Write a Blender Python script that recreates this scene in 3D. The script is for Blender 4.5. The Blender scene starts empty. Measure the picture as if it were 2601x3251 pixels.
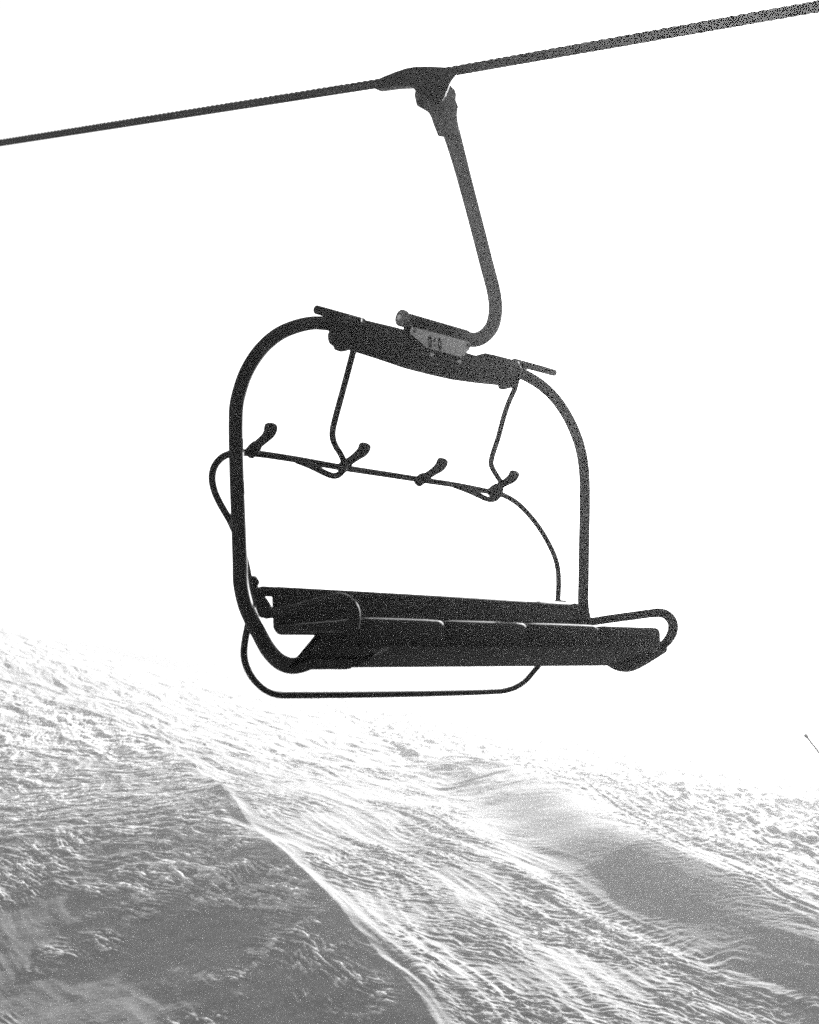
import bpy, bmesh, math, random
import numpy as np
from mathutils import Vector, Matrix

random.seed(7)
scene = bpy.context.scene
COL = scene.collection

# ------------------------------------------------------------------ camera
F = 3500.0                      # focal length in photo pixels (photo 2601 x 3251)
PITCH = math.radians(7.6)
CAM = np.array([0.0, 0.0, 10.0])  # rider on the other line, about ten metres above the snow

def ray(px, py):
    x = (px - 1300.5) / F
    z = (1625.5 - py) / F
    return np.array([x, math.cos(PITCH) - z * math.sin(PITCH), math.sin(PITCH) + z * math.cos(PITCH)])

cd = bpy.data.cameras.new('camera')
cam = bpy.data.objects.new('camera', cd)
COL.objects.link(cam)
cam.location = CAM
cam.rotation_euler = (math.pi / 2 + PITCH, 0, 0)
cd.sensor_fit = 'VERTICAL'
cd.sensor_height = 36.0
cd.lens = 36.0 * F / 3251.0
cd.clip_start = 0.05
cd.clip_end = 3000
scene.camera = cam

# ------------------------------------------------------------------ chair frame
# u runs along the seat (left in the photo = near), v is the way the chair faces, w is up
YAW = math.radians(42.8)
U = np.array([math.cos(YAW), math.sin(YAW), 0.0])
V = np.array([math.sin(YAW), -math.cos(YAW), 0.0])
W = np.array([0.0, 0.0, 1.0])
M = CAM + (ray(757, 1640) * 4.36 + ray(1856, 1640) * 5.83) / 2
UL, UR = -1.083, 1.083

def on_u(px, py, u):            # point of the plane u = const, in chair coordinates
    r = ray(px, py)
    t = (u + (M - CAM) @ U) / (r @ U)
    p = CAM + r * t - M
    return np.array([p @ U, p @ V, p @ W])

def on_v(px, py, v):            # point of the plane v = const
    r = ray(px, py)
    t = (v + (M - CAM) @ V) / (r @ V)
    p = CAM + r * t - M
    return np.array([p @ U, p @ V, p @ W])

def xyz(c):                     # chair coordinates -> offset from the chair's base point
    return Vector((U * c[0] + V * c[1] + W * c[2]).tolist())

# ------------------------------------------------------------------ materials
def new_mat(name):
    m = bpy.data.materials.new(name)
    m.use_nodes = True
    nt = m.node_tree
    return m, nt, nt.nodes['Principled BSDF']

def grey(nt, v):
    return (v, v, v, 1)

def solid(name, lo, hi, rough=0.6, spec=0.3, scale=30.0, metallic=0.0, bump=0.0, bscale=200.0):
    m, nt, b = new_mat(name)
    tc = nt.nodes.new('ShaderNodeTexCoord')
    n = nt.nodes.new('ShaderNodeTexNoise')
    n.inputs['Scale'].default_value = scale
    n.inputs['Detail'].default_value = 6
    n.inputs['Roughness'].default_value = 0.65
    cr = nt.nodes.new('ShaderNodeValToRGB')
    cr.color_ramp.elements[0].position = 0.35
    cr.color_ramp.elements[1].position = 0.7
    cr.color_ramp.elements[0].color = grey(nt, lo)
    cr.color_ramp.elements[1].color = grey(nt, hi)
    nt.links.new(tc.outputs['Object'], n.inputs['Vector'])
    nt.links.new(n.outputs['Fac'], cr.inputs['Fac'])
    nt.links.new(cr.outputs['Color'], b.inputs['Base Color'])
    b.inputs['Roughness'].default_value = rough
    b.inputs['Specular IOR Level'].default_value = spec
    b.inputs['Metallic'].default_value = metallic
    if bump:
        n2 = nt.nodes.new('ShaderNodeTexNoise')
        n2.inputs['Scale'].default_value = bscale
        n2.inputs['Detail'].default_value = 4
        bp = nt.nodes.new('ShaderNodeBump')
        bp.inputs['Strength'].default_value = bump
        bp.inputs['Distance'].default_value = 0.002
        nt.links.new(tc.outputs['Object'], n2.inputs['Vector'])
        nt.links.new(n2.outputs['Fac'], bp.inputs['Height'])
        nt.links.new(bp.outputs['Normal'], b.inputs['Normal'])
    return m

M_PAINT = solid('dark_painted_steel', 0.004, 0.010, 0.6, 0.08, 14, bump=0.15)
M_GALV = solid('weathered_steel', 0.030, 0.062, 0.6, 0.3, 11, bump=0.25)
M_GREY = M_PAINT
M_RUBBER = solid('black_rubber', 0.004, 0.007, 0.75, 0.12, 30, bump=0.2)
M_PAD = solid('black_seat_cover', 0.004, 0.008, 0.7, 0.12, 25, bump=0.3, bscale=90)
M_PLATE = solid('pale_sheet_metal', 0.24, 0.32, 0.55, 0.3, 40)
M_CAP = solid('worn_end_cap', 0.05, 0.10, 0.55, 0.3, 60)
M_BOLT = solid('bright_bolt', 0.35, 0.5, 0.5, 0.4, 60)
M_INK = solid('black_ink', 0.005, 0.007, 0.8, 0.1, 60)
M_ROPE = solid('steel_rope', 0.006, 0.014, 0.5, 0.25, 90)

# ------------------------------------------------------------------ mesh helpers
def smooth_path(pts, sub):
    P = [np.array(p, float) for p in pts]
    if sub <= 1 or len(P) < 3:
        return P
    out = []
    ext = [2 * P[0] - P[1]] + P + [2 * P[-1] - P[-2]]
    for i in range(1, len(ext) - 2):
        p0, p1, p2, p3 = ext[i - 1:i + 3]
        d1 = max(np.linalg.norm(p1[:3] - p0[:3]), 1e-6) ** 0.5
        d2 = max(np.linalg.norm(p2[:3] - p1[:3]), 1e-6) ** 0.5
        d3 = max(np.linalg.norm(p3[:3] - p2[:3]), 1e-6) ** 0.5
        t0, t1, t2, t3 = 0, d1, d1 + d2, d1 + d2 + d3
        for k in range(sub):
            t = t1 + (t2 - t1) * k / sub
            A1 = (t1 - t) / (t1 - t0) * p0 + (t - t0) / (t1 - t0) * p1
            A2 = (t2 - t) / (t2 - t1) * p1 + (t - t1) / (t2 - t1) * p2
            A3 = (t3 - t) / (t3 - t2) * p2 + (t - t2) / (t3 - t2) * p3
            B1 = (t2 - t) / (t2 - t0) * A1 + (t - t0) / (t2 - t0) * A2
            B2 = (t3 - t) / (t3 - t1) * A2 + (t - t1) / (t3 - t1) * A3
            out.append((t2 - t) / (t2 - t1) * B1 + (t - t1) / (t2 - t1) * B2)
    out.append(P[-1])
    return out

def add_tube(bm, pts, r, n=20, sub=6, round_ends=True):
    """pts in chair coordinates; r is one radius or one per point"""
    if isinstance(r, (int, float)):
        r = [r] * len(pts)
    path = smooth_path([np.append(p, q) for p, q in zip(pts, r)], sub)
    C = [xyz(p[:3]) for p in path]
    R = [p[3] for p in path]
    T = []
    for i in range(len(C)):
        T.append((C[min(i + 1, len(C) - 1)] - C[max(i - 1, 0)]).normalized())
    up = Vector((0.3, 0.2, 0.93))
    nrm = (up - T[0] * up.dot(T[0])).normalized()
    seq = []
    if round_ends:
        for k in (0.0, 0.35, 0.7):
            a = math.pi / 2 * k
            seq.append((C[0] - T[0] * R[0] * 0.5 * math.cos(a), max(R[0] * math.sin(a), R[0] * 0.04), T[0]))
    seq += list(zip(C, R, T))
    if round_ends:
        for k in (0.7, 0.35, 0.0):
            a = math.pi / 2 * k
            seq.append((C[-1] + T[-1] * R[-1] * 0.5 * math.cos(a), max(R[-1] * math.sin(a), R[-1] * 0.04), T[-1]))
    rings = []
    for c, rr, t in seq:
        nrm = (nrm - t * nrm.dot(t)).normalized()
        b = t.cross(nrm)
        rings.append([bm.verts.new(c + (nrm * math.cos(2 * math.pi * k / n) + b * math.sin(2 * math.pi * k / n)) * rr) for k in range(n)])
    for a, b_ in zip(rings, rings[1:]):
        for k in range(n):
            bm.faces.new((a[k], a[(k + 1) % n], b_[(k + 1) % n], b_[k]))
    bm.faces.new(list(reversed(rings[0])))
    bm.faces.new(rings[-1])

def add_prism(bm, poly, d, bev=0.006, seg=2):
    """poly: chair-coordinate outline, d: extrusion vector in chair coordinates"""
    tmp = bmesh.new()
    a = [tmp.verts.new(xyz(p)) for p in poly]
    b = [tmp.verts.new(xyz(np.array(p) + np.array(d))) for p in poly]
    n = len(a)
    tmp.faces.new(a)
    tmp.faces.new(list(reversed(b)))
    for i in range(n):
        tmp.faces.new((a[i], b[i], b[(i + 1) % n], a[(i + 1) % n]))
    bmesh.ops.recalc_face_normals(tmp, faces=tmp.faces)
    if bev:
        ed = [e for e in tmp.edges if e.calc_face_angle(0) > 0.35]
        bmesh.ops.bevel(tmp, geom=ed, offset=bev, segments=seg, affect='EDGES', profile=0.5, clamp_overlap=True)
    me = bpy.data.meshes.new('tmp')
    tmp.to_mesh(me)
    tmp.free()
    bm.from_mesh(me)
    bpy.data.meshes.remove(me)

def add_disc(bm, c, axis, r, h, n=20, bev=0.15):
    """short cylinder, c = centre of back face, axis unit in chair coordinates"""
    ax = np.array(axis, float)
    add_tube(bm, [np.array(c) - ax * h * 0.02, np.array(c) + ax * h * 0.6, np.array(c) + ax * h * (1 - bev), np.array(c) + ax * h],
             [r, r, r, r * 0.86], n=n, sub=1, round_ends=False)

def link(name, bm, mat, parent, smooth=True, angle=40):
    bmesh.ops.recalc_face_normals(bm, faces=bm.faces)
    me = bpy.data.meshes.new(name)
    bm.to_mesh(me)
    bm.free()
    me.materials.append(mat)
    if smooth:
        me.polygons.foreach_set('use_smooth', [True] * len(me.polygons))
        me.set_sharp_from_angle(angle=math.radians(angle))
    o = bpy.data.objects.new(name, me)
    COL.objects.link(o)
    if parent is not None:
        o.parent = parent
    return o

# ------------------------------------------------------------------ the chair
chair = bpy.data.objects.new('chairlift_chair', None)
COL.objects.link(chair)
chair.location = Vector(M.tolist())
chair.empty_display_size = 0.3
chair['label'] = 'empty dark four-seat chairlift chair numbered 060 hanging from the steel rope with its bar raised'
chair['category'] = 'ski lift chair'

def B():
    return bmesh.new()

# side frames: each tube drops from the crossbeam, runs down behind the backrest and turns forward under the seat
VT = -0.03
left = [on_v(1108, 1046, VT), on_v(1090, 1041, VT), on_v(1060, 1032, VT), on_v(1030, 1027, VT), on_v(994, 1025.5, VT), on_v(936, 1038, VT), on_v(880, 1064, VT),
        on_v(826, 1113, VT), on_v(783, 1181, VT), on_v(759, 1251, VT), on_v(751, 1293, VT)]
left += [on_u(x, y, UL) for x, y in ((749, 1345), (752, 1500), (757, 1640), (762, 1780), (764, 1850), (778, 1916), (798, 1965), (820, 2006),
                                     (850, 2060), (881, 2095), (905, 2109), (930, 2114), (958, 2109), (995, 2094))]
bm = B(); add_tube(bm, left, 0.0300, n=28, sub=6); link('side_frame', bm, M_PAINT, chair)
VR = 0.0
right = [on_v(1612, 1168, VR), on_v(1640, 1180, VR), on_v(1676, 1196, VR), on_v(1723, 1226, VR), on_v(1766, 1268, VR), on_v(1802, 1322, VR),
         on_v(1829, 1380, VR), on_v(1845.5, 1434, VR)]
right += [on_u(x, y, UR) for x, y in ((1855, 1500), (1857, 1604), (1854.5, 1740), (1853, 1849), (1852, 1905), (1855, 1943), (1863, 1975), (1888, 2030), (1915, 2075),
                                      (1945, 2103), (1972, 2114), (2000, 2114), (2030, 2101), (2070, 2077), (2104, 2055))]
bm = B(); add_tube(bm, right, 0.0300, n=28, sub=6); link('side_frame', bm, M_GREY, chair)

# crossbeam: a deep folded plate beam, deepest in the middle
poly = [on_v(x, y, 0.032) for x, y in ((1100, 1020), (1139, 1010), (1163, 1014), (1260, 1037), (1400, 1078), (1440, 1104), (1494, 1121), (1536, 1132), (1645, 1160),
                                       (1652, 1205), (1605, 1218), (1530, 1210), (1460, 1200), (1390, 1184), (1310, 1163), (1220, 1132), (1130, 1103), (1104, 1085))]
bm = B(); add_prism(bm, poly, (0, -0.062, 0), 0.006); beam = link('crossbeam', bm, M_GREY, chair, angle=30)
for x, y, r in ((1367, 1127, .009), (1455, 1149, .009), (1621, 1173, .017)):
    bm = B(); add_disc(bm, on_v(x, y, 0.031), (0, 1, 0), r, 0.012, 16); 
    add_disc(bm, on_v(x, y, 0.042), (0, 1, 0), r * 0.6, 0.008, 6)
    link('bolt', bm, M_BOLT if r < .012 else M_CAP, beam)

# end clamps that hold the side tubes to the beam
poly = [on_v(x, y, 0.045) for x, y in ((1094, 1008), (1142, 1018), (1138, 1104), (1120, 1106), (1100, 1099), (1098, 1088), (1086, 1080), (1080, 1066), (1079, 1048))]
bm = B(); add_prism(bm, poly, (0, -0.09, 0), 0.008); link('tube_clamp', bm, M_PAINT, chair)
poly = [on_v(x, y, 0.038) for x, y in ((1537, 1120), (1544, 1118), (1590, 1129), (1644, 1143), (1651, 1153), (1650, 1170), (1534, 1137))]
bm = B(); add_prism(bm, poly, (0, -0.075, 0), 0.006)
poly = [on_v(x, y, 0.045) for x, y in ((1606, 1205), (1608, 1228), (1622, 1233), (1640, 1228), (1646, 1216), (1645, 1192))]
add_prism(bm, poly, (0, -0.06, 0), 0.006); link('tube_clamp', bm, M_GREY, chair)

# the two ends of the bar's pivot shaft stick out past the clamps
for (xa, ya), (xb, yb) in (((1005, 983), (1152, 1023)), ((1632, 1149), (1760, 1183))):
    a, b = on_v(xa, ya, -0.035), on_v(xb, yb, -0.035)
    bm = B(); add_tube(bm, [a, a + (b - a) * .5, b], [0.0205, 0.0205, 0.0205], n=20, sub=1); link('pivot_shaft', bm, M_PAINT, chair)

# levers from the shaft down to the bar rods
for pts, mat in ((((1140, 1012), (1137, 1050), (1132, 1085), (1126, 1112)), M_PAINT), (((1646, 1166), (1646, 1195), (1640, 1222), (1636, 1238)), M_GREY)):
    bm = B(); add_tube(bm, [on_v(x, y, 0.052) for x, y in pts], [0.013, 0.013, 0.0125, 0.012], n=14, sub=4); link('bar_lever', bm, mat, chair)

# hanger arm, a tube that swings outward and hooks back under into the pivot sleeve
pts = [(1409, 345), (1425, 395), (1440, 442), (1462, 520), (1484, 602), (1517, 727), (1549, 851), (1567, 920), (1573.5, 962), (1573, 995), (1564, 1034), (1541, 1064), (1513, 1078), (1482, 1076), (1440, 1064)]
rad = [.050, .0465, .0425, .0385, .0365, .0362, .0362, .0362, .0362, .0362, .0362, .0362, .0362, .0362, .0355]
bm = B(); add_tube(bm, [on_v(x, y, 0.0) for x, y in pts], [q + .0012 for q in rad], n=32, sub=6); arm = link('hanger_arm', bm, M_GALV, chair)
# hanger head: cast bracket between the grip and the arm
poly = [on_v(x, y, 0.05) for x, y in ((1372, 238), (1408, 249), (1428, 263), (1440, 276), (1447, 281), (1453, 301), (1451, 318), (1460, 338), (1455, 363), (1459, 397), (1461, 428),
                                      (1412, 425), (1398, 390), (1388, 360), (1380, 347), (1361, 336), (1343, 326), (1335, 290), (1345, 245))]
bm = B(); add_prism(bm, poly, (0, -0.05, 0), 0.010, 3); link('hanger_head', bm, M_GALV, chair)

# rope grip clamped over the rope
UG = -0.10
poly = [on_u(x, y, UG - 0.055) for x, y in ((1179, 256), (1216, 239), (1251, 225), (1286, 213), (1315, 208), (1361, 207), (1413, 210), (1427, 213), (1402, 247),
                                            (1390, 275), (1384, 292), (1366, 318), (1336, 324), (1321, 296), (1298, 269), (1245, 271), (1179, 280))]
bm = B(); add_prism(bm, poly, (0.07, 0, 0), 0.014, 3); grip = link('rope_grip', bm, M_PAINT, chair, angle=50)
bm = B(); add_disc(bm, on_u(1347, 285, UG - 0.055), (-1, 0, 0), 0.022, 0.02, 18); link('bolt', bm, M_PAINT, grip)
bm = B(); add_disc(bm, on_u(1338, 316, UG - 0.03), (0, 0.3, -0.95), 0.018, 0.02, 8); link('grip_spring_nut', bm, M_PAINT, grip)

# pivot sleeve lying on the beam
a, b = on_v(1283, 1015, 0.0), on_v(1484, 1066, 0.0)
b[2] = a[2] = (a[2] + b[2]) / 2
bm = B(); add_tube(bm, [a, a + (b - a) * .5, b - (b - a) * .04, b], [0.0325, 0.0325, 0.0325, 0.029], n=28, sub=1, round_ends=False)
sleeve = link('pivot_sleeve', bm, M_GREY, chair)
bm = B(); add_disc(bm, a + np.array([-.002, 0, 0]), (-1, 0, 0), 0.0405, 0.022, 28); link('end_cap', bm, M_CAP, sleeve)
bm = B(); add_disc(bm, a + np.array([-.024, 0, 0]), (-1, 0, 0), 0.013, 0.01, 6); link('bolt', bm, M_BOLT, sleeve)
# cradle below the sleeve
poly = [on_v(x, y, 0.022) for x, y in ((1300, 1030), (1490, 1080), (1494, 1108), (1300, 1062))]
bm = B(); add_prism(bm, poly, (0, -0.044, 0), 0.004); link('sleeve_cradle', bm, M_GREY, chair)

# number plate
PV = 0.046
poly = [on_v(x, y, PV) for x, y in ((1307.5, 1037), (1390, 1058), (1484, 1083), (1495, 1089), (1493, 1110), (1466, 1133), (1446, 1128), (1404, 1117), (1356, 1104), (1330, 1080), (1304.5, 1058))]
bm = B(); add_prism(bm, poly, (0, -0.006, 0), 0.0015); plate = link('number_plate', bm, M_PLATE, chair)
plate['label'] = 'pale plate with black numerals 060'
for x, y in ((1317, 1050), (1487, 1096)):
    bm = B(); add_disc(bm, on_v(x, y, PV), (0, 1, 0), 0.0095, 0.006, 14); link('bolt', bm, M_GALV, plate)
for ch, x, y in (('0', 1365, 1085), ('6', 1380.6, 1089), ('0', 1396.5, 1093)):
    cu = bpy.data.curves.new('numeral', 'FONT')
    cu.body = ch
    cu.size = 1.0
    cu.align_x = 'CENTER'
    cu.extrude = 0.02
    cu.offset = 0.035
    t = bpy.data.objects.new('numeral_curve', cu)
    COL.objects.link(t)
    bpy.context.view_layer.update()
    me = bpy.data.meshes.new_from_object(t.evaluated_get(bpy.context.evaluated_depsgraph_get()))
    bpy.data.objects.remove(t)
    co = np.empty(len(me.vertices) * 3)
    me.vertices.foreach_get('co', co)
    co = co.reshape(-1, 3)
    lo, hi = co.min(0), co.max(0)
    c0 = on_v(x, y, PV)
    hx, hy = 0.0235, 0.060
    for v_ in me.vertices:
        q = (v_.co.x - (lo[0] + hi[0]) / 2) / (hi[0] - lo[0]) * hx
        s = (v_.co.y - (lo[1] + hi[1]) / 2) / (hi[1] - lo[1]) * hy
        d = 0.0005 + (v_.co.z + 0.02) / 0.04 * 0.0012
        v_.co = xyz(c0 + np.array([q, d, s]))
    me.materials.clear()
    me.materials.append(M_INK)
    me.name = 'numeral'
    o = bpy.data.objects.new('numeral', me)
    COL.objects.link(o)
    o.parent = plate

# restraint bar, raised behind the riders' heads
bar = [(800, 1885, -.11), (793, 1850, -.12), (775, 1765, -.13), (735, 1661, -.155), (699, 1597, -.175), (681, 1556, -.185), (674, 1517, -.19), (681, 1482, -.195), (702, 1455, -.2), (727, 1442, -.2),
       (770, 1437, -.2), (822, 1441, -.2), (943, 1459, -.2), (1090, 1485, -.2), (1240, 1508, -.2), (1362, 1527, -.2), (1443, 1539, -.2), (1545, 1559, -.2), (1597, 1571, -.2), (1646, 1600, -.2),
       (1699, 1657, -.19), (1736, 1714, -.175), (1763, 1771, -.16), (1772, 1811, -.14), (1774, 1850, -.125), (1772, 1905, -.11)]
bm = B(); add_tube(bm, [on_v(*p) for p in bar], 0.0158, n=16, sub=5); rbar = link('restraint_bar', bm, M_GREY, chair)
# rods that lift the bar
rod1 = [(1124, 1108, .05), (1094, 1222, .01), (1083, 1262, 0), (1066, 1325, -.03), (1057, 1364, -.05), (1057, 1390, -.06), (1066, 1415, -.08), (1083, 1443, -.1), (1091, 1465, -.115), (1090, 1488, -.13),
        (1080, 1504, -.14), (1062, 1511, -.15), (1040, 1505, -.165), (988, 1480, -.185), (943, 1462, -.2)]
rod2 = [(1634, 1236, .05), (1612, 1286, .02), (1600, 1323, 0), (1581, 1393, -.03), (1562, 1452, -.05), (1559.5, 1472, -.06), (1567, 1492, -.08), (1581, 1515, -.1), (1590, 1530, -.11), (1591, 1550, -.125),
        (1586, 1570, -.135), (1572, 1584, -.14), (1553, 1586, -.15), (1523, 1574, -.165), (1490, 1559, -.185), (1443, 1541, -.2)]
for rd, mat in ((rod1, M_PAINT), (rod2, M_GREY)):
    bm = B(); add_tube(bm, [on_v(*p) for p in rd], 0.0154, n=14, sub=5); link('lift_rod', bm, mat, chair)
# four grips on the bar
hs = [([(793, 1440), (806, 1425), (816, 1414)], [(812, 1418), (829, 1402), (846, 1387), (856, 1373), (860, 1361), (861, 1352)], 1.0),
      ([(1083, 1489), (1095, 1478), (1106, 1468)], [(1102, 1471), (1118, 1459), (1134, 1447), (1150, 1434), (1157, 1423), (1159.5, 1414)], 0.99),
      ([(1326, 1531), (1340, 1520), (1350, 1514)], [(1345, 1517), (1362, 1507), (1380, 1495), (1395, 1483), (1403, 1472), (1406, 1462)], 0.98),
      ([(1556, 1566), (1570, 1555), (1582, 1546)], [(1576, 1549), (1591, 1540), (1608, 1530), (1623, 1520), (1631, 1510), (1634, 1501)], 0.97)]
for cl, gp, k in hs:
    u0 = on_v(cl[0][0], cl[0][1], -0.2)[0]
    bm = B(); add_tube(bm, [on_u(x, y, u0) for x, y in gp], [.0205 * k, .0205 * k, .0222 * k, .027 * k, .0292 * k, .0285 * k], n=20, sub=5)
    g = link('hand_grip', bm, M_RUBBER, rbar)
    bm = B(); add_tube(bm, [on_u(x, y, u0) for x, y in cl], [.028 * k, .029 * k, .025 * k], n=8, sub=1, round_ends=False)
    link('grip_clamp', bm, M_GREY, g, angle=25)

# pivots of the bar behind the backrest ends
bm = B()
add_tube(bm, [on_v(800, 1850, -.1), on_v(806, 1846, -.07), on_v(808, 1848, -.03)], [.022, .024, .020], n=18, sub=3)
add_tube(bm, [on_v(806, 1856, -.05), on_v(815, 1885, -.04), on_v(832, 1918, -.02), on_v(845, 1945, 0.0)], [.016, .02, .030, .032], n=14, sub=4)
link('bar_pivot', bm, M_PAINT, chair)
poly = [on_v(x, y, -.09) for x, y in ((1766, 1910), (1778, 1904), (1796, 1904), (1809, 1912), (1813, 1925), (1800, 1960), (1768, 1960))]
bm = B(); add_prism(bm, poly, (0, -0.05, 0), 0.005); link('bar_pivot', bm, M_GREY, chair)

# backrest: a round-edged board with four padded panels between the side frames
bm = B()
prof = []
bt, bb, th = -.362, -.556, .034
for k in range(9):
    a = math.pi * k / 8
    prof.append((-.012 + th / 2 * math.cos(a), bt - th / 2 + th / 2 * math.sin(a)))
for k in range(9):
    a = math.pi + math.pi * k / 8
    prof.append((.004 + th / 2 * math.cos(a), bb + th / 2 + th / 2 * math.sin(a)))
def sweep(bm, prof, us, shape=None):
    rings = []
    for i, u in enumerate(us):
        sc, dz = (1, 0) if shape is None else shape(i)
        cv = sum(p[0] for p in prof) / len(prof); cw = sum(p[1] for p in prof) / len(prof)
        rings.append([bm.verts.new(xyz((u, cv + (p[0] - cv) * sc, cw + (p[1] - cw) * sc + dz))) for p in prof])
    n = len(prof)
    for a, b in zip(rings, rings[1:]):
        for k in range(n):
            bm.faces.new((a[k], a[(k + 1) % n], b[(k + 1) % n], b[k]))
    bm.faces.new(rings[0]); bm.faces.new(list(reversed(rings[-1])))
# board with a notch at its near end: top rail reaches further out than the panel below
rail = [(-.012 + .021 * math.cos(2 * math.pi * k / 16), -.384 + .021 * math.sin(2 * math.pi * k / 16)) for k in range(16)]
sweep(bm, rail, [-.985, -.975, -.96, 0, 1.02, 1.03], lambda i: ((.55, .8, 1, 1, 1, .7)[i], 0))
sweep(bm, prof, [-.905, -.895, -.885, 1.02, 1.03], lambda i: ((.8, .93, 1, 1, .9)[i], 0))
back = link('backrest', bm, M_PAD, chair)
for x, y in ((1470, 1905),):
    bm = B(); add_disc(bm, on_v(x, y, .006), (0, 1, 0), .0085, .006, 14); link('bolt', bm, M_GREY, back)

# seat: pan plus four cushions
EDG = [-.945, -.505, -.022, .462, .935]
for i in range(4):
    u0, u1 = EDG[i] + .004, EDG[i + 1] - .004
    bm = B()
    p = [(.574, -.596), (.580, -.588), (.581, -.55), (.580, -.522), (.576, -.511), (.568, -.505), (.55, -.503), (.40, -.510), (.15, -.516), (.06, -.516), (.05, -.53), (.06, -.549), (.20, -.551), (.42, -.556), (.55, -.592)]
    def shp(k, n=[0]):
        e = (.90, .955, .985, 1, 1, 1, 1, .985, .955, .90)[k]
        return (e, (-.012, -.004, -.001, 0, .001, .001, 0, -.001, -.004, -.012)[k])
    L = u1 - u0
    sweep(bm, p, [u0 + L * q for q in (0, .018, .05, .10, .35, .65, .90, .95, .982, 1)], shp)
    link('seat_cushion', bm, M_PAD, chair, angle=60)
pan = [(.574, -.598), (.574, -.605), (.50, -.624), (.288, -.686), (.272, -.684), (.272, -.668), (.30, -.635), (.395, -.5575), (.42, -.5575), (.55, -.594)]
bm = B(); sweep(bm, pan, [-.94, -.93, 0, .885, .895], None); seat_pan = link('seat_pan', bm, M_PAINT, chair, angle=30)
bm = B(); add_disc(bm, (0, 0, 0), (0, 0, 1), .001, .001, 6); bm.clear()
# rolled front lip of the pan and a screw on its underside
add_tube(bm, [np.array((-.93, .569, -.6005)), np.array((0, .569, -.6005)), np.array((.89, .569, -.6005))], .0065, n=10, sub=1); link('pan_lip', bm, M_GREY, seat_pan)
nv = np.array((0, -.082, -.29)); nv /= np.linalg.norm(nv); nv = np.array((0, .27, -.96))
for x, y in ((1556, 2086),):
    q = on_v(x, y, .42)
    for it in range(6):
        q = on_v(x, y, np.interp(q[2], [-.684, -.622], [.285, .50]))
    bm = B(); add_disc(bm, q, nv, .011, .006, 14); link('bolt', bm, M_GALV, seat_pan)

# seat brackets under both ends
poly = [on_u(956, 2076, -1.124), on_u(985, 2048, -1.124), on_u(1014, 2020, -1.124), (-1.124, .46, -.554), (-1.124, .556, -.557), (-1.124, .568, -.600), (-1.124, .562, -.616), (-1.124, .50, -.638),
        (-1.124, .42, -.664), (-1.124, .385, -.690), (-1.124, .35, -.692), on_u(966, 2096, -1.124)]
bm = B(); add_prism(bm, poly, (.297, 0, 0), 0.007); brk = link('seat_bracket', bm, M_PAINT, chair)
poly = [(-.825, .285, -.6935), (-.765, .285, -.6935), (-.775, .54, -.6185), (-.80, .57, -.6085), (-.825, .54, -.6185)]
bm = B(); add_prism(bm, poly, (0, .002, .006), 0.001); link('bracket_flange', bm, M_GALV, brk)
poly = [(.955, .26, -.70), (.955, .30, -.712), (.955, .36, -.70), (.955, .46, -.645), (.955, .50, -.62), (.955, .47, -.60), (.955, .30, -.66)]
bm = B(); add_prism(bm, poly, (.10, 0, 0), 0.008); link('seat_bracket', bm, M_GREY, chair)

# armrests
arm_r = [(1768, 2000), (1800, 1992), (1850, 1979), (1930, 1966), (2010, 1955), (2070, 1947), (2100, 1946), (2122, 1956), (2136, 1978), (2136, 2003), (2125, 2027), (2108, 2047)]
bm = B(); add_tube(bm, [on_u(x, y, 1.045) for x, y in arm_r], [.022] * 3 + [.023] * 3 + [.0245, .025, .026, .0255, .024, .022], n=18, sub=5); link('armrest', bm, M_RUBBER, chair)
arm_l = [(845, 1950), (880, 1945), (930, 1936), (985, 1921), (1030, 1908), (1066, 1900), (1090, 1903), (1110, 1916), (1122, 1936), (1126, 1962), (1120, 1995), (1108, 2024)]
bm = B(); add_tube(bm, [on_u(x, y, -1.0) for x, y in arm_l], [.019] * 3 + [.020] * 3 + [.022, .0225, .023, .0225, .021, .020], n=18, sub=5); link('armrest', bm, M_RUBBER, chair)

# guard loop hanging behind the seat
loop = [(806, 1880, -.1), (798, 1930, -.13), (787, 1989, -.16), (779, 2030, -.175), (775, 2076, -.18), (782, 2112, -.18), (801, 2149, -.18), (829, 2180, -.18), (858, 2198, -.18), (888, 2206, -.18), (943, 2207, -.18),
        (1300, 2203, -.18), (1559, 2196, -.18), (1600, 2193, -.18), (1635, 2183, -.18), (1666, 2164, -.18), (1698, 2128, -.18), (1725, 2095, -.175), (1752, 2050, -.16), (1772, 1990, -.13), (1782, 1945, -.1)]
bm = B(); add_tube(bm, [on_v(*p) for p in loop], [.0148] * 12 + [.0142] * 9, n=16, sub=5); link('guard_loop', bm, M_PAINT, chair)

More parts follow.
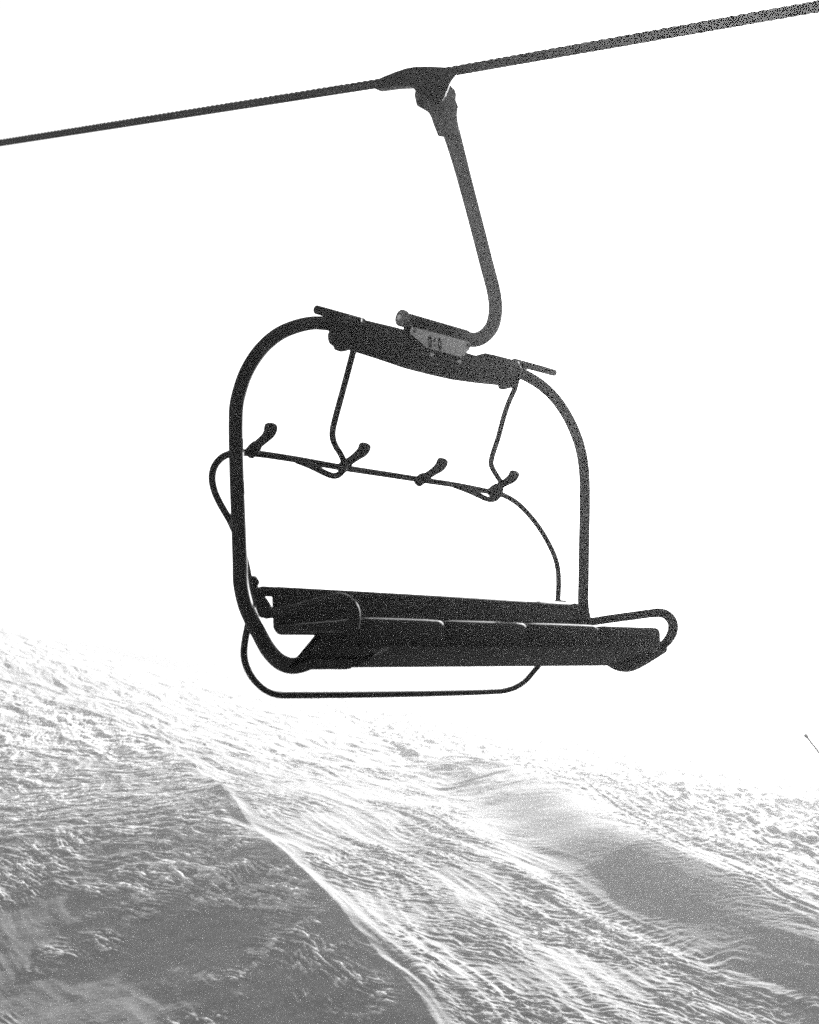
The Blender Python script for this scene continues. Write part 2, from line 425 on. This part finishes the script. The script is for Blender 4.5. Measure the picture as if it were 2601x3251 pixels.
# ------------------------------------------------------------------ haul rope
def rp(px, py):
    t = 19.8 + .0072 * px
    return CAM + ray(px, py) * (3500 * .0446 / t)
P0, PG, P1 = rp(0, 453.6), rp(1330, 244.5), rp(2600, 20)
dl = (P0 - PG) / np.linalg.norm(P0 - PG)
dr = (P1 - PG) / np.linalg.norm(P1 - PG)
def make_rope():
    n, r0, lay = 30, .0218, .25
    s = np.concatenate([np.arange(-34, -8, .1), np.arange(-8, 5, .0085), np.arange(5, 26, .1)])
    k = .12
    along = np.where(s < 0, -s, s)[:, None]
    C = np.where((s < 0)[:, None], PG + dl * along, PG + dr * along)
    t = np.gradient(C, axis=0)
    t /= np.linalg.norm(t, axis=1)[:, None]
    up = np.array([0, 0, 1.0])
    nn = up - t * (t @ up)[:, None]
    nn /= np.linalg.norm(nn, axis=1)[:, None]
    bb = np.cross(t, nn)
    ang = np.linspace(0, 2 * np.pi, n, endpoint=False)
    ph = 2 * np.pi * s / lay
    th = ang[None, :] - ph[:, None]
    rr = r0 * (0.985 + .30 * (np.abs(np.cos(3 * th)) ** .8 - .6))
    co = C[:, None, :] + rr[..., None] * (np.cos(ang)[None, :, None] * nn[:, None, :] + np.sin(ang)[None, :, None] * bb[:, None, :])
    base = C[len(C) // 2]
    m = len(s)
    idx = np.arange(m * n).reshape(m, n)
    f = np.stack([idx[:-1], np.roll(idx, -1, 1)[:-1], np.roll(idx, -1, 1)[1:], idx[1:]], -1).reshape(-1, 4)
    me = bpy.data.meshes.new('haul_rope')
    me.vertices.add(m * n)
    me.vertices.foreach_set('co', (co - PG).reshape(-1))
    me.loops.add(f.size)
    me.polygons.add(len(f))
    me.loops.foreach_set('vertex_index', f.reshape(-1))
    me.polygons.foreach_set('loop_start', np.arange(len(f)) * 4)
    me.polygons.foreach_set('use_smooth', np.ones(len(f), bool))
    me.update()
    me.validate()
    me.materials.append(M_ROPE)
    o = bpy.data.objects.new('haul_rope', me)
    COL.objects.link(o)
    o.location = Vector(PG.tolist())
    o['label'] = 'thick twisted steel haul rope running across the sky above the chair'
    o['category'] = 'cable'
make_rope()

# ------------------------------------------------------------------ snow slope
_rng = np.random.default_rng(11)
_perm = _rng.permutation(512)
_perm = np.concatenate([_perm, _perm, _perm])
_ga = _rng.uniform(0, 2 * np.pi, 512)
_gx, _gy = np.cos(_ga).astype(np.float32), np.sin(_ga).astype(np.float32)

def perlin(x, y):
    xi = np.floor(x).astype(np.int64); yi = np.floor(y).astype(np.int64)
    fx = (x - xi).astype(np.float32); fy = (y - yi).astype(np.float32)
    xi &= 511; yi &= 511
    u = fx * fx * fx * (fx * (fx * 6 - 15) + 10); v = fy * fy * fy * (fy * (fy * 6 - 15) + 10)
    def g(ix, iy, dx, dy):
        h = _perm[_perm[ix] + iy] & 511
        return _gx[h] * dx + _gy[h] * dy
    a = g(xi, yi, fx, fy); b = g((xi + 1) & 511, yi, fx - 1, fy)
    c = g(xi, (yi + 1) & 511, fx, fy - 1); d = g((xi + 1) & 511, (yi + 1) & 511, fx - 1, fy - 1)
    return 1.5 * (a + u * (b - a) + v * ((c + u * (d - c)) - (a + u * (b - a))))

def fbm(x, y, o=4, g=.5):
    s = 0; a = 1
    for i in range(o):
        s = s + a * perlin(x + 37.1 * i, y - 11.7 * i); x = x * 2.03; y = y * 2.03; a *= g
    return s

def ridged(x, y, o=3, g=.5):
    s = 0; a = 1
    for i in range(o):
        s = s + a * (1 - np.abs(perlin(x + 17.3 * i, y + 5.9 * i)) * 1.6); x = x * 2.1; y = y * 2.1; a *= g
    return s

def sstep(a, b, x):
    t = np.clip((x - a) / (b - a), 0, 1)
    return t * t * (3 - 2 * t)

PA, PB, PH = -.124, -.016, -10.0          # the hillside under the lift, heights relative to the rider

def base(x, y):
    """hillside without drifts: rises to the left, falls off towards the rider"""
    rr = np.hypot(x, y)
    return PH + PA * 250 * np.tanh(x / 250) + PB * 250 * np.tanh(y / 250) - DIP * sstep(85, 18, rr)
DIP = 7.0

_t = np.linspace(15, 300, 5701)
def plane(px, py):                        # plan position where the hillside shows at this point of the photo
    r = ray(px, py)
    k = np.nonzero(r[2] * _t < base(r[0] * _t, r[1] * _t))[0]
    t = _t[k[0]] if len(k) else 300.0
    return (r[0] * t, r[1] * t)

CREST = [plane(*p) for p in ((1760, 3600), (1600, 3440), (1390, 3262), (1312, 3137), (1206, 3031), (1116, 2940), (1040, 2835), (965, 2760), (875, 2684), (814, 2609), (754, 2548), (694, 2500), (603, 2420), (500, 2345))]
CREST.append((CREST[-1][0] - 60, CREST[-1][1] + 60))
BAND = [plane(*p) for p in ((2900, 3400), (2500, 3140), (2200, 2960), (1930, 2800), (1700, 2640), (1500, 2510), (1330, 2420))]

def sdist(x, y, poly):
    """signed distance to a polyline (positive on its left when walked away from the camera) and distance walked"""
    best = np.full(x.shape, 1e9); sign = np.ones(x.shape); run = np.zeros(x.shape); acc = 0
    for (ax, ay), (bx, by) in zip(poly, poly[1:]):
        ex, ey = bx - ax, by - ay
        l2 = ex * ex + ey * ey; l = math.sqrt(l2)
        t = np.clip(((x - ax) * ex + (y - ay) * ey) / l2, 0, 1)
        dx, dy = x - (ax + t * ex), y - (ay + t * ey)
        d = np.hypot(dx, dy)
        m = d < best
        best = np.where(m, d, best)
        sign = np.where(m, np.sign(ex * (y - ay) - ey * (x - ax)), sign)
        run = np.where(m, acc + t * l, run)
        acc += l
    return best * sign, run

def height(x, y, with_sunlit_tone=False):
    rr = np.hypot(x, y)
    z = base(x, y)
    # wind warp
    wx = x + 1.6 * perlin(x / 9, y / 9 + 3); wy = y + 1.6 * perlin(x / 9 + 50, y / 9)
    sc, run = sdist(wx * .1 + x * .9, wy * .1 + y * .9, CREST)
    sc = sc + .20 * fbm(x / 4.5, y / 4.5, 3) + .25 * perlin(x / 17, y / 17)
    far = sstep(62, 135, rr)
    # lee face left of the crest
    s = np.maximum(sc, 0)
    near = sstep(84, 60, rr)
    slope = (.40 + .055 * near) * (1 - far) + .13 * far
    mx = 26.0 * (1 - far) + 4 * far
    z = z - mx * (1 - np.exp(-s * slope / mx))
    z = z + .08 * np.clip(.6 + .8 * perlin(x / 3.5 + 8, y / 3.5), .1, 1) * np.exp(-(sc / .4) ** 2)                      # rounded lip
    leftm = sstep(-.2, 1.5, sc)
    # bank on the right: the ground steps up towards the far side
    sb, _ = sdist(x + .5 * perlin(x / 11, y / 11), y + .5 * perlin(x / 11 + 9, y / 11), BAND)
    bank = sstep(4.2, -3.6, sb)
    z = z + (.6 + 2.15 * sstep(42, 72, rr)) * sstep(170, 95, rr) * bank
    rightm = 1 - leftm
    z = z + 12.5 * np.exp(-((x + 115) / 62) ** 2 - ((y - 215) / 75) ** 2)   # shoulder of the mountain far off on the left
    z = z + .10 * (ridged(sb / 1.4 + .5 * perlin(x / 4, y / 4), x / 22, 3, .6) - 1) * sstep(-2, -5, sb) * sstep(-26, -10, sb) * rightm
    # band on the right: smoother, kept at the darker base tone
    facem = sstep(5.8, .6, np.abs(sb + .35 * fbm(x / 5, y / 5, 3))) * rightm * sstep(135, 95, rr) * (.3 + .7 * sstep(50, 62, rr))
    # swells
    z = z + (.5 - .3 * leftm) * fbm(x / 24, y / 24, 3) * (.4 + .6 * sstep(15, 60, rr))
    # long drifts on the right that run down towards the camera
    a1 = .84 * x + .545 * y; b1 = .545 * x - .84 * y
    dr = ridged(a1 / 6.0 + .35 * perlin(x / 12, y / 12), b1 / 42, 4, .55)
    z = z + .21 * (dr - 1) * (.25 + .75 * rightm) * (1 - .9 * facem)
    # sastrugi: short sharp ridges lying across the view
    patch = fbm(x / 8.5 + 9, y / 8.5, 3)
    rough_l = sstep(-.35, .55, patch + .9 * sstep(56, 84, rr) - .22 + .6 * np.exp(-(sc - 1.0) ** 2 / 6))
    rx = wx + .8 * perlin(x / 2.6, y / 2.6 + 7); ry = wy + .40 * perlin(x / 1.7 + 30, y / 1.7)
    wx = wx + .35 * perlin(x / 2.6, y / 2.6 + 7); wy = wy + .10 * perlin(x / 1.7 + 30, y / 1.7)
    def streaks(deg):
        c, s_ = math.cos(math.radians(deg)), math.sin(math.radians(deg))
        p = wx * c + wy * s_; q = -wx * s_ + wy * c
        env = np.clip(ridged(p / 5.5, q / 1.5, 3, .6) - .75, 0, 2)
        raw = ridged(p / 1.9 + 40, q / .27, 3, .68)
        f2 = np.clip(ridged(p / .8 + 4, q / .16, 2, .6) - .8, 0, 2)
        return .06 * env + .10 * np.clip(raw - .75, 0, 2) * (.35 + env) + .04 * f2, raw + .35 * (f2 - .3) + .5 * (env - .35)
    mixd = sstep(62, 96, rr)
    (e1, f1), (e2, f2) = streaks(-40), streaks(-12)
    st_l = f1 * (1 - mixd) + f2 * mixd
    z = z + leftm * rough_l * (e1 * (1 - mixd) + e2 * mixd)
    th_l = 2.04 - .78 * rough_l
    z = z + leftm * .006 * fbm(x / .3, y / .2, 2)
    ang = math.radians(-20)
    c, s_ = math.cos(ang), math.sin(ang)
    p = rx * c + ry * s_; q = -rx * s_ + ry * c
    patch2 = fbm(x / 11 + 70, y / 11 - 20, 3)
    rough_r = (.25 + .75 * sstep(-.35, .45, patch2)) * (1 - .93 * facem) * sstep(-.1, -1.4, sc)
    r3 = ridged(p / 2.2 + 5, q / .55, 3, .62)
    r4 = ridged(p / .8 + 15, q / .20, 2, .6)
    z = z + rightm * rough_r * (.085 * np.clip(r3 - .6, 0, 2) + .045 * np.clip(r4 - .5, 0, 2))
    z = z + rightm * .008 * fbm(p / .4, q / .25, 2)
    # larger drifts far up the slope
    z = z + sstep(75, 120, rr) * .24 * (ridged(a1 / 4.2 + .5 * perlin(x / 7, y / 7), b1 / 16, 3, .6) - 1)
    # puffy wind-packed hill beyond the bank
    hill = bank * sstep(-5, -15, sb)
    z = z + hill * .40 * fbm(x / 2.0, y / 3.6, 3, .6)
    if not with_sunlit_tone:
        return z
    sunlit_tone = leftm * sstep(.02, .12, rough_l) * sstep(0, .35, st_l - th_l) + rightm * (1 - facem) * (.06 + .26 * sstep(.05, .22, rough_r * .2 * np.clip(r3 - .6, 0, 2)))  # paler ridge tops: sun on the streaks put into the colour
    return z, np.clip(sunlit_tone, 0, 1)

def make_slope():
    az = np.concatenate([np.radians(np.arange(-180, -26, 2.0)), np.radians(np.linspace(-24, 24, 1150)), np.radians(np.arange(26, 180, 2.0))])
    r = np.concatenate([[1.5, 4, 8, 12, 16, 19, 22, 25, 28], np.exp(np.linspace(math.log(30), math.log(44), 120, endpoint=False)), np.exp(np.linspace(math.log(44), math.log(115), 1300, endpoint=False)), np.exp(np.linspace(math.log(115), math.log(320), 450))])
    A, R_ = np.meshgrid(az, r)
    x = R_ * np.sin(A); y = R_ * np.cos(A)
    z, sunlit_tone = height(x.astype(np.float64), y.astype(np.float64), True)
    m, n = x.shape
    co = np.stack([x, y, z + CAM[2]], -1).astype(np.float32)
    idx = np.arange(m * n).reshape(m, n)
    nx = np.roll(idx, -1, 1)
    f = np.stack([idx[:-1], idx[1:], nx[1:], nx[:-1]], -1).reshape(-1, 4)
    co = np.concatenate([co.reshape(-1, 3), [[0, 0, float(z[0].mean()) + CAM[2]]]])
    cap = np.stack([np.full(n, m * n), idx[0], nx[0]], -1)
    me = bpy.data.meshes.new('snow_slope')
    me.vertices.add(len(co))
    me.vertices.foreach_set('co', co.astype(np.float32).reshape(-1))
    loops = np.concatenate([f.reshape(-1), cap.reshape(-1)])
    me.loops.add(len(loops))
    me.loops.foreach_set('vertex_index', loops.astype(np.int32))
    me.polygons.add(len(f) + len(cap))
    st = np.concatenate([np.arange(len(f)) * 4, len(f) * 4 + np.arange(len(cap)) * 3])
    me.polygons.foreach_set('loop_start', st.astype(np.int32))
    me.polygons.foreach_set('use_smooth', np.ones(len(st), bool))
    at = me.attributes.new('sunlit_tone', 'FLOAT', 'POINT')
    at.data.foreach_set('value', np.append(sunlit_tone.reshape(-1), .3).astype(np.float32))
    me.update()
    o = bpy.data.objects.new('snow_slope', me)
    COL.objects.link(o)
    o['kind'] = 'structure'
    # snow: crust of random grey, sunlight on ridge tops painted into the colour
    mat, nt, b = new_mat('wind_packed_snow')
    tc = nt.nodes.new('ShaderNodeTexCoord')
    mp = nt.nodes.new('ShaderNodeMapping')
    mp.inputs['Rotation'].default_value = (0, 0, math.radians(14))
    mp.inputs['Scale'].default_value = (.35, 1.2, 1)
    n1 = nt.nodes.new('ShaderNodeTexNoise'); n1.inputs['Scale'].default_value = 1.3; n1.inputs['Detail'].default_value = 8; n1.inputs['Roughness'].default_value = .7
    cr = nt.nodes.new('ShaderNodeValToRGB')
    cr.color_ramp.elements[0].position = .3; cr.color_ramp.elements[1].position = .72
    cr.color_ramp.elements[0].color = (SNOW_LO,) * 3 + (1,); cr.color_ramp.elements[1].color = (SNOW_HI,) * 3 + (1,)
    nt.links.new(tc.outputs['Object'], mp.inputs['Vector'])
    nt.links.new(mp.outputs['Vector'], n1.inputs['Vector'])
    nt.links.new(n1.outputs['Fac'], cr.inputs['Fac'])
    n2 = nt.nodes.new('ShaderNodeTexNoise'); n2.inputs['Scale'].default_value = 16; n2.inputs['Detail'].default_value = 3; n2.inputs['Roughness'].default_value = .8
    mr = nt.nodes.new('ShaderNodeMapRange')
    for k_, v_ in (('From Min', .32), ('From Max', .68), ('To Min', .72), ('To Max', 1.28)):
        mr.inputs[k_].default_value = v_
    mul = nt.nodes.new('ShaderNodeVectorMath'); mul.operation = 'SCALE'
    nt.links.new(tc.outputs['Object'], n2.inputs['Vector'])
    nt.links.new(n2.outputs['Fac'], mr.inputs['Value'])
    atn = nt.nodes.new('ShaderNodeAttribute'); atn.attribute_name = 'sunlit_tone'
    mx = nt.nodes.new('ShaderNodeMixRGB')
    mx.inputs['Color2'].default_value = (SNOW_SUNLIT, SNOW_SUNLIT, SNOW_SUNLIT, 1)
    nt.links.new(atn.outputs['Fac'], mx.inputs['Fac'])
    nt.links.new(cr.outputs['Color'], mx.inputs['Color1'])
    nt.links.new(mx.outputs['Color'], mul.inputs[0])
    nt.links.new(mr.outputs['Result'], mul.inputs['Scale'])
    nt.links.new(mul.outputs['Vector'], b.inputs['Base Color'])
    b.inputs['Roughness'].default_value = .85
    b.inputs['Specular IOR Level'].default_value = .15
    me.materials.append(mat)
    return o
SNOW_LO, SNOW_HI, SNOW_SUNLIT = .17, .26, .66
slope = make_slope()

# ------------------------------------------------------------------ snow-making lance leaning in from the right
LD = 30.0                                  # metres from the rider
tip = CAM + ray(2559, 2336) * LD
dirn = ray(2584, 2368) * LD * 1.01 - ray(2559, 2336) * LD
dirn /= np.linalg.norm(dirn)
k = np.linspace(0, 40, 4001)
Q = tip + dirn * k[:, None]
below = np.nonzero(Q[:, 2] - CAM[2] < height(Q[:, 0], Q[:, 1]))[0]
foot = Q[below[0]]
lance = bpy.data.objects.new('snow_lance', None)
COL.objects.link(lance)
lance.location = Vector(foot.tolist())
lance['label'] = 'slim dark snow-making lance with a knobbed tip leaning in from the right edge'
lance['category'] = 'snow lance'
ax = Vector((tip - foot).tolist())
M_LANCE = solid('dark_pipe', 0.008, 0.016, 0.6, 0.1, 6)
def simple_tube(bm, p, q, r0, r1, n=14):
    d = (q - p).normalized(); s = d.orthogonal().normalized(); t = d.cross(s)
    a = [bm.verts.new(p + (s * math.cos(2 * math.pi * k / n) + t * math.sin(2 * math.pi * k / n)) * r0) for k in range(n)]
    b = [bm.verts.new(q + (s * math.cos(2 * math.pi * k / n) + t * math.sin(2 * math.pi * k / n)) * r1) for k in range(n)]
    for k in range(n):
        bm.faces.new((a[k], a[(k + 1) % n], b[(k + 1) % n], b[k]))
    bm.faces.new(list(reversed(a))); bm.faces.new(b)
bm = bmesh.new()
simple_tube(bm, -ax.normalized() * .5, ax * .5, .050, .040)
simple_tube(bm, ax * .498, ax, .034, .030)
link('pole', bm, M_LANCE, lance)
bm = bmesh.new()
e = ax.normalized()
simple_tube(bm, ax - e * .10, ax - e * .04, .034, .052)
simple_tube(bm, ax - e * .041, ax + e * .035, .052, .050)
simple_tube(bm, ax + e * .034, ax + e * .06, .046, .02)
link('nozzle_head', bm, M_LANCE, lance)

# ------------------------------------------------------------------ light, sky, air
SUN_AZ, SUN_EL = math.radians(22.8), math.radians(21.0)
sd = Vector((math.sin(SUN_AZ) * math.cos(SUN_EL), math.cos(SUN_AZ) * math.cos(SUN_EL), math.sin(SUN_EL)))
ld = bpy.data.lights.new('sun', 'SUN')
ld.energy = 3.4
ld.angle = math.radians(.5)
lo = bpy.data.objects.new('sun', ld)
COL.objects.link(lo)
lo.location = (0, 0, 40)
lo.rotation_euler = (-sd).to_track_quat('-Z', 'Y').to_euler()

world = bpy.data.worlds.new('World')
scene.world = world
world.use_nodes = True
nt = world.node_tree
bg = nt.nodes['Background']
sky = nt.nodes.new('ShaderNodeTexSky')
sky.sky_type = 'NISHITA'
sky.sun_disc = False
sky.sun_elevation = SUN_EL
sky.sun_rotation = SUN_AZ
sky.altitude = 0
sky.air_density = 1.0
sky.dust_density = 4.0
sky.ozone_density = 1.0
bw = nt.nodes.new('ShaderNodeRGBToBW')
nt.links.new(sky.outputs['Color'], bw.inputs['Color'])
nt.links.new(bw.outputs['Val'], bg.inputs['Color'])
bg.inputs['Strength'].default_value = .054

RHO = .0015  # added haze whose glow stands in for lens glare over the chair
bm = bmesh.new()
bmesh.ops.create_cube(bm, size=1)
zl, zh = -60.0, 34.0
for v_ in bm.verts:
    v_.co = Vector((v_.co.x * 660, v_.co.y * 660, zl if v_.co.z < 0 else zh))
mat = bpy.data.materials.new('glare_haze')
mat.use_nodes = True
nt = mat.node_tree
nt.nodes.remove(nt.nodes['Principled BSDF'])
pv = nt.nodes.new('ShaderNodeVolumePrincipled')
pv.inputs['Color'].default_value = (.98, .98, .98, 1)
pv.inputs['Density'].default_value = RHO
pv.inputs['Anisotropy'].default_value = .93
nt.links.new(pv.outputs['Volume'], nt.nodes['Material Output'].inputs['Volume'])
hz = link('haze', bm, mat, None, smooth=False)
hz['kind'] = 'stuff'

scene.cycles.use_denoising = False      # the photograph is grainy film; a smoothed render would lose that
scene.cycles.sample_clamp_direct = 5.0
scene.cycles.sample_clamp_indirect = 2.0
scene.cycles.filter_width = 2.0
scene.cycles.volume_bounces = 2
scene.cycles.max_bounces = 8
scene.view_settings.view_transform = 'Standard'
scene.view_settings.look = 'None'
scene.view_settings.exposure = 2.25
scene.view_settings.gamma = 1
